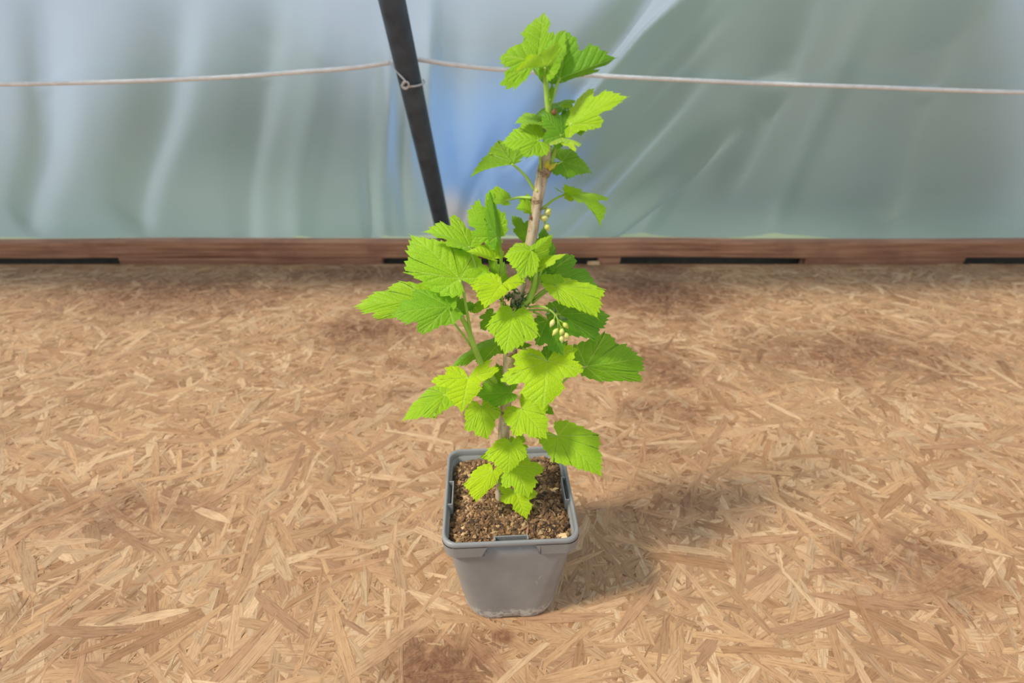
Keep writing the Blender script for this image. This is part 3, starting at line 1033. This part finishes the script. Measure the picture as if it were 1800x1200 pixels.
# --- leaves: petiole joint, tip, two side lobes (photo pixels), cm offsets in depth
LV = [
    # top rosette
    dict(B=(944, 108), T=(957, 20), L=(884, 102), R=(974, 70), off=.4, dT=.9, dL=-.3, dR=.3, tone=.42, att=(957, 130), shape=3),
    dict(B=(958, 119), T=(906, 124), L=(932, 96), R=(976, 76), off=-.6, dT=-.9, dL=-.2, dR=-.2, tone=1.0, att=(958, 140)),
    dict(B=(963, 121), T=(991, 49), L=(960, 78), R=(994, 92), off=-.3, dT=.3, dL=.2, dR=-.3, tone=.45, att=(959, 140)),
    dict(B=(983, 139), T=(1078, 103), L=(997, 62), R=(1046, 127), off=.1, dT=-.4, dL=-.3, dR=.5, tone=.15, att=(966, 186), pr=.0011),
    dict(B=(957, 143), T=(934, 114), L=(940, 128), R=(976, 114), off=.9, dT=.8, dL=.8, dR=.8, tone=.1, att=(960, 160)),
    dict(B=(967, 175), T=(971, 148), L=(966, 158), R=(974, 158), off=-.3, dT=-.1, tone=.35, att=(965, 186)),
    # second tier
    dict(B=(1003, 219), T=(1095, 167), L=(1032, 160), R=(1050, 222), off=-.6, dT=-.8, dL=.8, dR=-.6, tone=.72, att=(976, 268), pr=.0011),
    dict(B=(1002, 222), T=(990, 192), L=(1000, 190), R=(984, 214), off=-.4, dT=.5, dL=.4, tone=.2, att=(985, 250)),
    dict(B=(990, 190), T=(943, 197), L=(966, 180), R=(960, 200), off=.6, dT=-.8, dL=1.2, dR=-.8, tone=.15, att=(965, 220)),
    dict(B=(982, 187), T=(1010, 173), L=(985, 176), R=(1005, 188), off=.9, dT=.3, dL=1.0, tone=.4, att=(966, 214)),
    dict(B=(986, 238), T=(955, 199), L=(958, 247), R=(986, 203), off=-1.2, dT=-.3, dL=-.6, dR=.5, tone=.18, att=(980, 260)),
    dict(B=(989, 243), T=(1021, 250), L=(969, 254), R=(1010, 264), off=-1.4, dT=-.3, dL=-.6, dR=-1.0, tone=.85, att=(980, 262)),
    dict(B=(947, 247), T=(886, 246), L=(926, 211), R=(926, 274), off=-1.0, dT=-.4, dL=.7, dR=-.8, tone=.45, att=(951, 318)),
    dict(B=(949, 216), T=(908, 214), L=(924, 198), R=(934, 218), off=-.4, dT=-.5, dL=.5, dR=-.6, tone=.45, att=(958, 240)),
    dict(B=(902, 289), T=(829, 307), L=(876, 249), R=(862, 290), off=-.3, dT=-.5, dL=-.6, dR=1.2, tone=.50, att=(941, 337), pr=.0010, shape=0),
    dict(B=(988, 284), T=(1041, 298), L=(1004, 262), R=(998, 311), off=.8, dT=.5, dL=.5, dR=-.5, tone=.1, att=(962, 305)),
    dict(B=(1010, 219), T=(1021, 237), L=(1036, 220), R=(1010, 232), off=.4, tone=.15, att=(985, 250)),
    # third tier around the bare cane
    dict(B=(994, 341), T=(1057, 384), L=(1064, 348), R=(1012, 352), off=.3, dT=-.6, dL=.6, dR=-.9, tone=.45, att=(954, 366), pr=.0009, arch=.16),
    dict(B=(1008, 342), T=(993, 324), L=(993, 348), R=(1014, 334), off=.0, dT=-.3, tone=.75),
    dict(B=(890, 352), T=(857, 342), L=(874, 328), R=(872, 358), off=.4, dT=.4, dL=.6, dR=-.2, tone=.45, att=(936, 348), pr=.0010),
    dict(B=(934, 372), T=(909, 366), L=(927, 342), R=(922, 375), off=-.3, dT=-.2, tone=.55, att=(937, 378), arch=.2),
    dict(B=(931, 356), T=(912, 352), L=(928, 344), R=(922, 362), off=.2, dT=-.2, tone=.35, att=(940, 362), arch=.2),
    dict(B=(873, 416), T=(822, 372), L=(862, 339), R=(832, 419), off=-.2, dT=.2, dL=-1.0, dR=-.4, tone=.45, att=(881, 470), pr=.0010),
    dict(B=(873, 416), T=(864, 340), L=(853, 385), R=(878, 380), off=-1.0, dT=-.3, dL=-.2, dR=.5, tone=.15, shape=0, arch=.03),  # dark half of the folded leaf above, its shade put into tone
    dict(B=(826, 435), T=(752, 403), L=(801, 380), R=(790, 430), off=.2, dT=-.6, dL=.9, dR=-1.2, tone=.50, att=(843, 490), pr=.0010),
    dict(B=(808, 490), T=(727, 414), L=(716, 477), R=(834, 444), off=-.7, dT=.5, dL=-.3, dR=.4, tone=.50, shape=0, pr=.0010),
    dict(B=(822, 446), T=(790, 430), L=(806, 424), R=(795, 446), off=.9, dT=-.2, dL=.4, tone=.15, att=(845, 490)),
    dict(B=(869, 455), T=(824, 441), L=(866, 426), R=(836, 449), off=-.8, dT=-.6, dL=.5, dR=-.6, tone=.80, att=(880, 500), arch=.12),
    dict(B=(879, 497), T=(859, 459), L=(864, 485), R=(886, 462), off=.1, dT=.2, tone=.15, att=(881, 515)),
    dict(B=(882, 499), T=(854, 537), L=(829, 499), R=(919, 496), off=-1.6, dT=-1.0, dL=-.4, dR=-.2, tone=.85, att=(884, 540), shape=0),
    dict(B=(768, 534), T=(631, 535), L=(703, 497), R=(668, 561), off=.5, dT=-1.0, dL=.6, dR=-1.4, tone=.58, att=(830, 610), via=[(800, 570, .0)], shape=1, pr=.0009),
    dict(B=(789, 539), T=(694, 550), L=(734, 509), R=(745, 584), off=-1.7, dT=-.9, dL=.4, dR=-1.1, tone=.30, shape=2),
    dict(B=(803, 548), T=(839, 538), L=(812, 524), R=(818, 552), off=-.3, dT=.2, dL=.3, tone=.12, att=(812, 560)),
    dict(B=(793, 538), T=(793, 512), L=(783, 524), R=(804, 522), off=-1.8, dT=.4, tone=.4),
    dict(B=(866, 552), T=(846, 576), L=(844, 556), R=(862, 582), off=.3, dT=-.3, tone=.12, att=(885, 545)),
    dict(B=(836, 540), T=(868, 522), L=(842, 528), R=(858, 540), off=.2, dT=.3, tone=.3, att=(826, 548)),
    dict(B=(882, 600), T=(794, 638), L=(836, 604), R=(850, 634), off=1.2, dT=-.3, dL=.6, dR=-.6, tone=.2, att=(896, 612), pr=.0010),
    dict(B=(908, 606), T=(934, 606), L=(918, 600), R=(920, 614), off=.9, dT=.3, tone=.15, att=(898, 612)),
    dict(B=(902, 552), T=(889, 615), L=(857, 573), R=(945, 588), off=-2.0, dT=-1.4, dL=-.6, dR=-.6, tone=.72, att=(912, 535), shape=0),
    # crown of the short shoot on the cane
    dict(B=(934, 440), T=(890, 447), L=(908, 428), R=(917, 490), off=-1.0, dT=-.5, dL=.4, dR=-.9, tone=.70, att=(936, 510), arch=.10),
    dict(B=(931, 447), T=(970, 414), L=(928, 428), R=(962, 450), off=-.9, dT=-.2, dL=.2, dR=.4, tone=.60, att=(938, 512), arch=.03),
    dict(B=(931, 428), T=(901, 380), L=(904, 408), R=(932, 392), off=.7, dT=.3, dL=.2, dR=.4, tone=.12, att=(934, 470)),
    dict(B=(962, 458), T=(956, 401), L=(940, 428), R=(976, 436), off=.6, dT=.5, dL=.4, dR=.3, tone=.05, att=(944, 500)),
    dict(B=(953, 469), T=(993, 446), L=(937, 455), R=(972, 466), off=-.6, dT=-.4, dL=.5, dR=-.8, tone=.82, att=(941, 505), arch=.1),
    dict(B=(955, 486), T=(1047, 500), L=(1004, 450), R=(990, 505), off=1.6, dT=.3, dL=1.2, dR=-.4, tone=.05, att=(940, 515)),
    dict(B=(960, 478), T=(962, 450), L=(945, 470), R=(980, 462), off=1.2, dT=.5, tone=.08, att=(942, 505)),
    dict(B=(977, 503), T=(1046, 552), L=(1058, 510), R=(984, 533), off=-.8, dT=-.9, dL=.3, dR=-1.0, tone=.78, att=(936, 532), pr=.0011, shape=0),
    dict(B=(975, 500), T=(950, 484), L=(962, 508), R=(984, 482), off=-.6, dT=-.4, tone=.55, att=(936, 526)),
    dict(B=(984, 552), T=(1068, 552), L=(1012, 524), R=(1043, 595), off=.9, dT=.1, dL=.8, dR=-.4, tone=.10, att=(926, 545)),
    dict(B=(962, 563), T=(988, 619), L=(943, 603), R=(992, 580), off=.3, dT=-.8, dL=-.4, dR=-.2, tone=.05, att=(938, 548)),
    dict(B=(962, 640), T=(997, 600), L=(957, 610), R=(992, 628), off=.9, dT=.5, tone=.0, att=(918, 612)),
    # lower plant
    dict(B=(962, 634), T=(955, 713), L=(886, 664), R=(1021, 649), off=-2.2, dT=-1.6, dL=-.6, dR=-.3, tone=.75, att=(902, 628), aoff=-.3, shape=3, via=[(930, 622, -1.5)]),
    dict(B=(1030, 644), T=(1128, 630), L=(1064, 586), R=(1124, 669), off=-.2, dT=.3, dL=.8, dR=.5, tone=.15, att=(975, 684), aoff=-1.0, pr=.0009, shape=1),
    dict(B=(823, 664), T=(812, 718), L=(763, 668), R=(873, 650), off=-2.6, dT=-1.2, dL=-.5, dR=.1, tone=.86, att=(874, 680), aoff=-.5, shape=3),
    dict(B=(783, 694), T=(708, 731), L=(752, 681), R=(762, 731), off=-1.6, dT=-.9, dL=.5, dR=-1.2, tone=.55, att=(872, 690), via=[(830, 695, -1.4)]),
    dict(B=(898, 690), T=(841, 694), L=(873, 642), R=(872, 714), off=-1.1, dT=-.5, dL=.3, dR=-.9, tone=.18, att=(890, 715), shape=0),
    dict(B=(846, 714), T=(856, 768), L=(818, 753), R=(880, 724), off=-1.6, dT=-1.0, dL=-.9, dR=-.2, tone=.62, att=(884, 726), shape=1),
    dict(B=(917, 719), T=(958, 766), L=(903, 762), R=(962, 706), off=-1.8, dT=-1.3, dL=-1.0, dR=-.1, tone=.72, att=(890, 745), shape=1),
    dict(B=(960, 716), T=(973, 728), L=(956, 726), R=(970, 716), off=.2, dT=-.2, tone=.15, att=(892, 735)),
    dict(B=(981, 766), T=(1055, 829), L=(1050, 764), R=(974, 808), off=-.8, dT=-1.6, dL=.1, dR=-1.0, tone=.50, att=(888, 752), via=[(930, 758, -.5)], shape=0),
    dict(B=(898, 779), T=(893, 827), L=(852, 802), R=(926, 800), off=-2.2, dT=-1.1, dL=-.5, dR=-.4, tone=.72, att=(886, 770), shape=0),
    dict(B=(903, 790), T=(919, 764), L=(898, 768), R=(927, 786), off=-1.2, dT=.5, tone=.5, att=(887, 790)),
    dict(B=(866, 828), T=(838, 878), L=(817, 850), R=(873, 848), off=-1.9, dT=-.9, dL=-.3, dR=-.5, tone=.93, att=(881, 852), aoff=-.6),
    dict(B=(903, 818), T=(928, 870), L=(884, 852), R=(954, 822), off=-1.6, dT=-1.2, dL=-.9, dR=.1, tone=.70, att=(886, 815), shape=2),
    dict(B=(860, 803), T=(844, 803), L=(852, 797), R=(851, 808), off=-.5, tone=.6, att=(884, 812)),
    dict(B=(906, 866), T=(925, 909), L=(882, 879), R=(942, 866), off=-2.0, dT=-.8, dL=-.5, dR=-.1, tone=.90, att=(884, 850), aoff=-.5),
]
for d in LV:
    make_leaf(**d)


# --- flower clusters
def bud(c, tip, r, mat, parent, name='flower_bud'):
    """pear-shaped bud from c (stalk end) to tip"""
    prof = [.25, .62, .92, 1.0, .92, .70, .42, .12]
    k = len(prof)
    pts = [c.lerp(tip, i / (k - 1)) for i in range(k)]
    V, Fc = tube_data(pts, [q * r for q in prof], 14, 10)
    return child(name, mesh(name, V, Fc), mat, parent) if parent is plant else sub(name, mesh(name, V, Fc), mat, parent)


def sub(name, me, mat, parent):
    o = link(name, me, mat)
    o.parent = parent
    return o


rac = child('flower_cluster', tube('flower_cluster', [at(930, 540, -.4), at(948, 538, -.9), at(964, 543, -1.3), at(976, 553, -1.5), at(982, 565, -1.6), at(986, 576, -1.6)], [.0011, .0010, .0009, .0008, .0005], 20, 7), M_STALK, plant)
for (a, c, t) in [((976, 553), (974, 561), (967, 575)), ((980, 561), (981, 576), (971, 590)), ((982, 562), (990, 567), (999, 577)), ((984, 570), (989, 577), (985, 590)), ((985, 574), (992, 584), (1001, 597)), ((985, 575), (987, 589), (988, 603))]:
    cw, tw = at(*c, -1.6), at(*t, -1.7)
    bo = bud(cw, tw, .0022, M_BUD, rac)
    pm = tube('pedicel', [at(*a, -1.55), cw], [.0005, .0006], 4, 6)
    sub('pedicel', pm, M_STALK, rac)
for (a, t, wd) in [((973, 551), (963, 541), 3), ((976, 553), (974, 538), 3), ((978, 556), (999, 562), 3.5), ((970, 549), (957, 553), 2)]:
    aw, tw = at(*a, -1.4), at(*t, -1.4)
    d = tw - aw; s = d.cross(FWD).normalized() * (wd * .00042)
    V = [aw, aw.lerp(tw, .35) + s, aw.lerp(tw, .75) + s * .8, tw, aw.lerp(tw, .75) - s * .8, aw.lerp(tw, .35) - s]
    V += [v + FWD * .0005 for v in V]
    sub('bract', mesh('bract', V, [(0, 1, 2, 3, 4, 5), (11, 10, 9, 8, 7, 6)] + [(i, 6 + i, 6 + (i + 1) % 6, (i + 1) % 6) for i in range(6)]), M_TIE, rac)
# second cluster hanging behind the cane
rac = child('flower_cluster', tube('flower_cluster', [at(949, 368, .2), at(960, 366, .3), at(967, 374, .3), at(958, 390, .2), at(962, 402, .2)], [.0010, .0009, .0008, .0006], 18, 7), M_STALK, plant)
for (c, t, r) in [((960, 366), (967, 378), .0030), ((957, 376), (955, 390), .0034), ((958, 393), (966, 406), .0026)]:
    bud(at(*c, .1), at(*t, .0), r, M_BUD, rac)
# yellow bracts and brown buds at the nodes
for (c, t, r, m_) in [((960, 296), (963, 281), .0022, M_BRACT), ((964, 298), (979, 286), .0018, M_BRACT), ((966, 300), (968, 288), .0018, M_BRACT), ((973, 203), (975, 190), .0018, M_BUDSCALE), ((945, 338), (942, 331), .0010, M_BUD), ((934, 386), (932, 378), .0012, M_BUDSCALE), ((955, 222), (956, 208), .0013, M_BRACT), ((880, 428), (884, 421), .0010, M_STALK)]:
    bud(at(*c, -.35), at(*t, -.4), r, m_, plant, 'bud')
# withered tangle tied round the stem
rr = random.Random(4)
b = MB()
for k in range(46):
    c = (rr.gauss(908, 10), rr.gauss(527, 9)); c2 = (c[0] + rr.uniform(-14, 14), c[1] + rr.uniform(-12, 12))
    mdl = ((c[0] + c2[0]) / 2 + rr.uniform(-8, 8), (c[1] + c2[1]) / 2 + rr.uniform(-8, 8))
    o1, o2, o3 = rr.uniform(-1.1, .2), rr.uniform(-1.3, .2), rr.uniform(-1.1, .2)
    q = rr.choice((.0005, .0007, .0011))
    b.add(*tube_data([at(*c, o1), at(*mdl, o2), at(*c2, o3)], [q * .6, q, q * .6], 8, 5))
me = b.mesh('withered_tangle', True)
o = child('withered_tangle', me, M_TIE, plant)
o['kind'] = 'stuff'
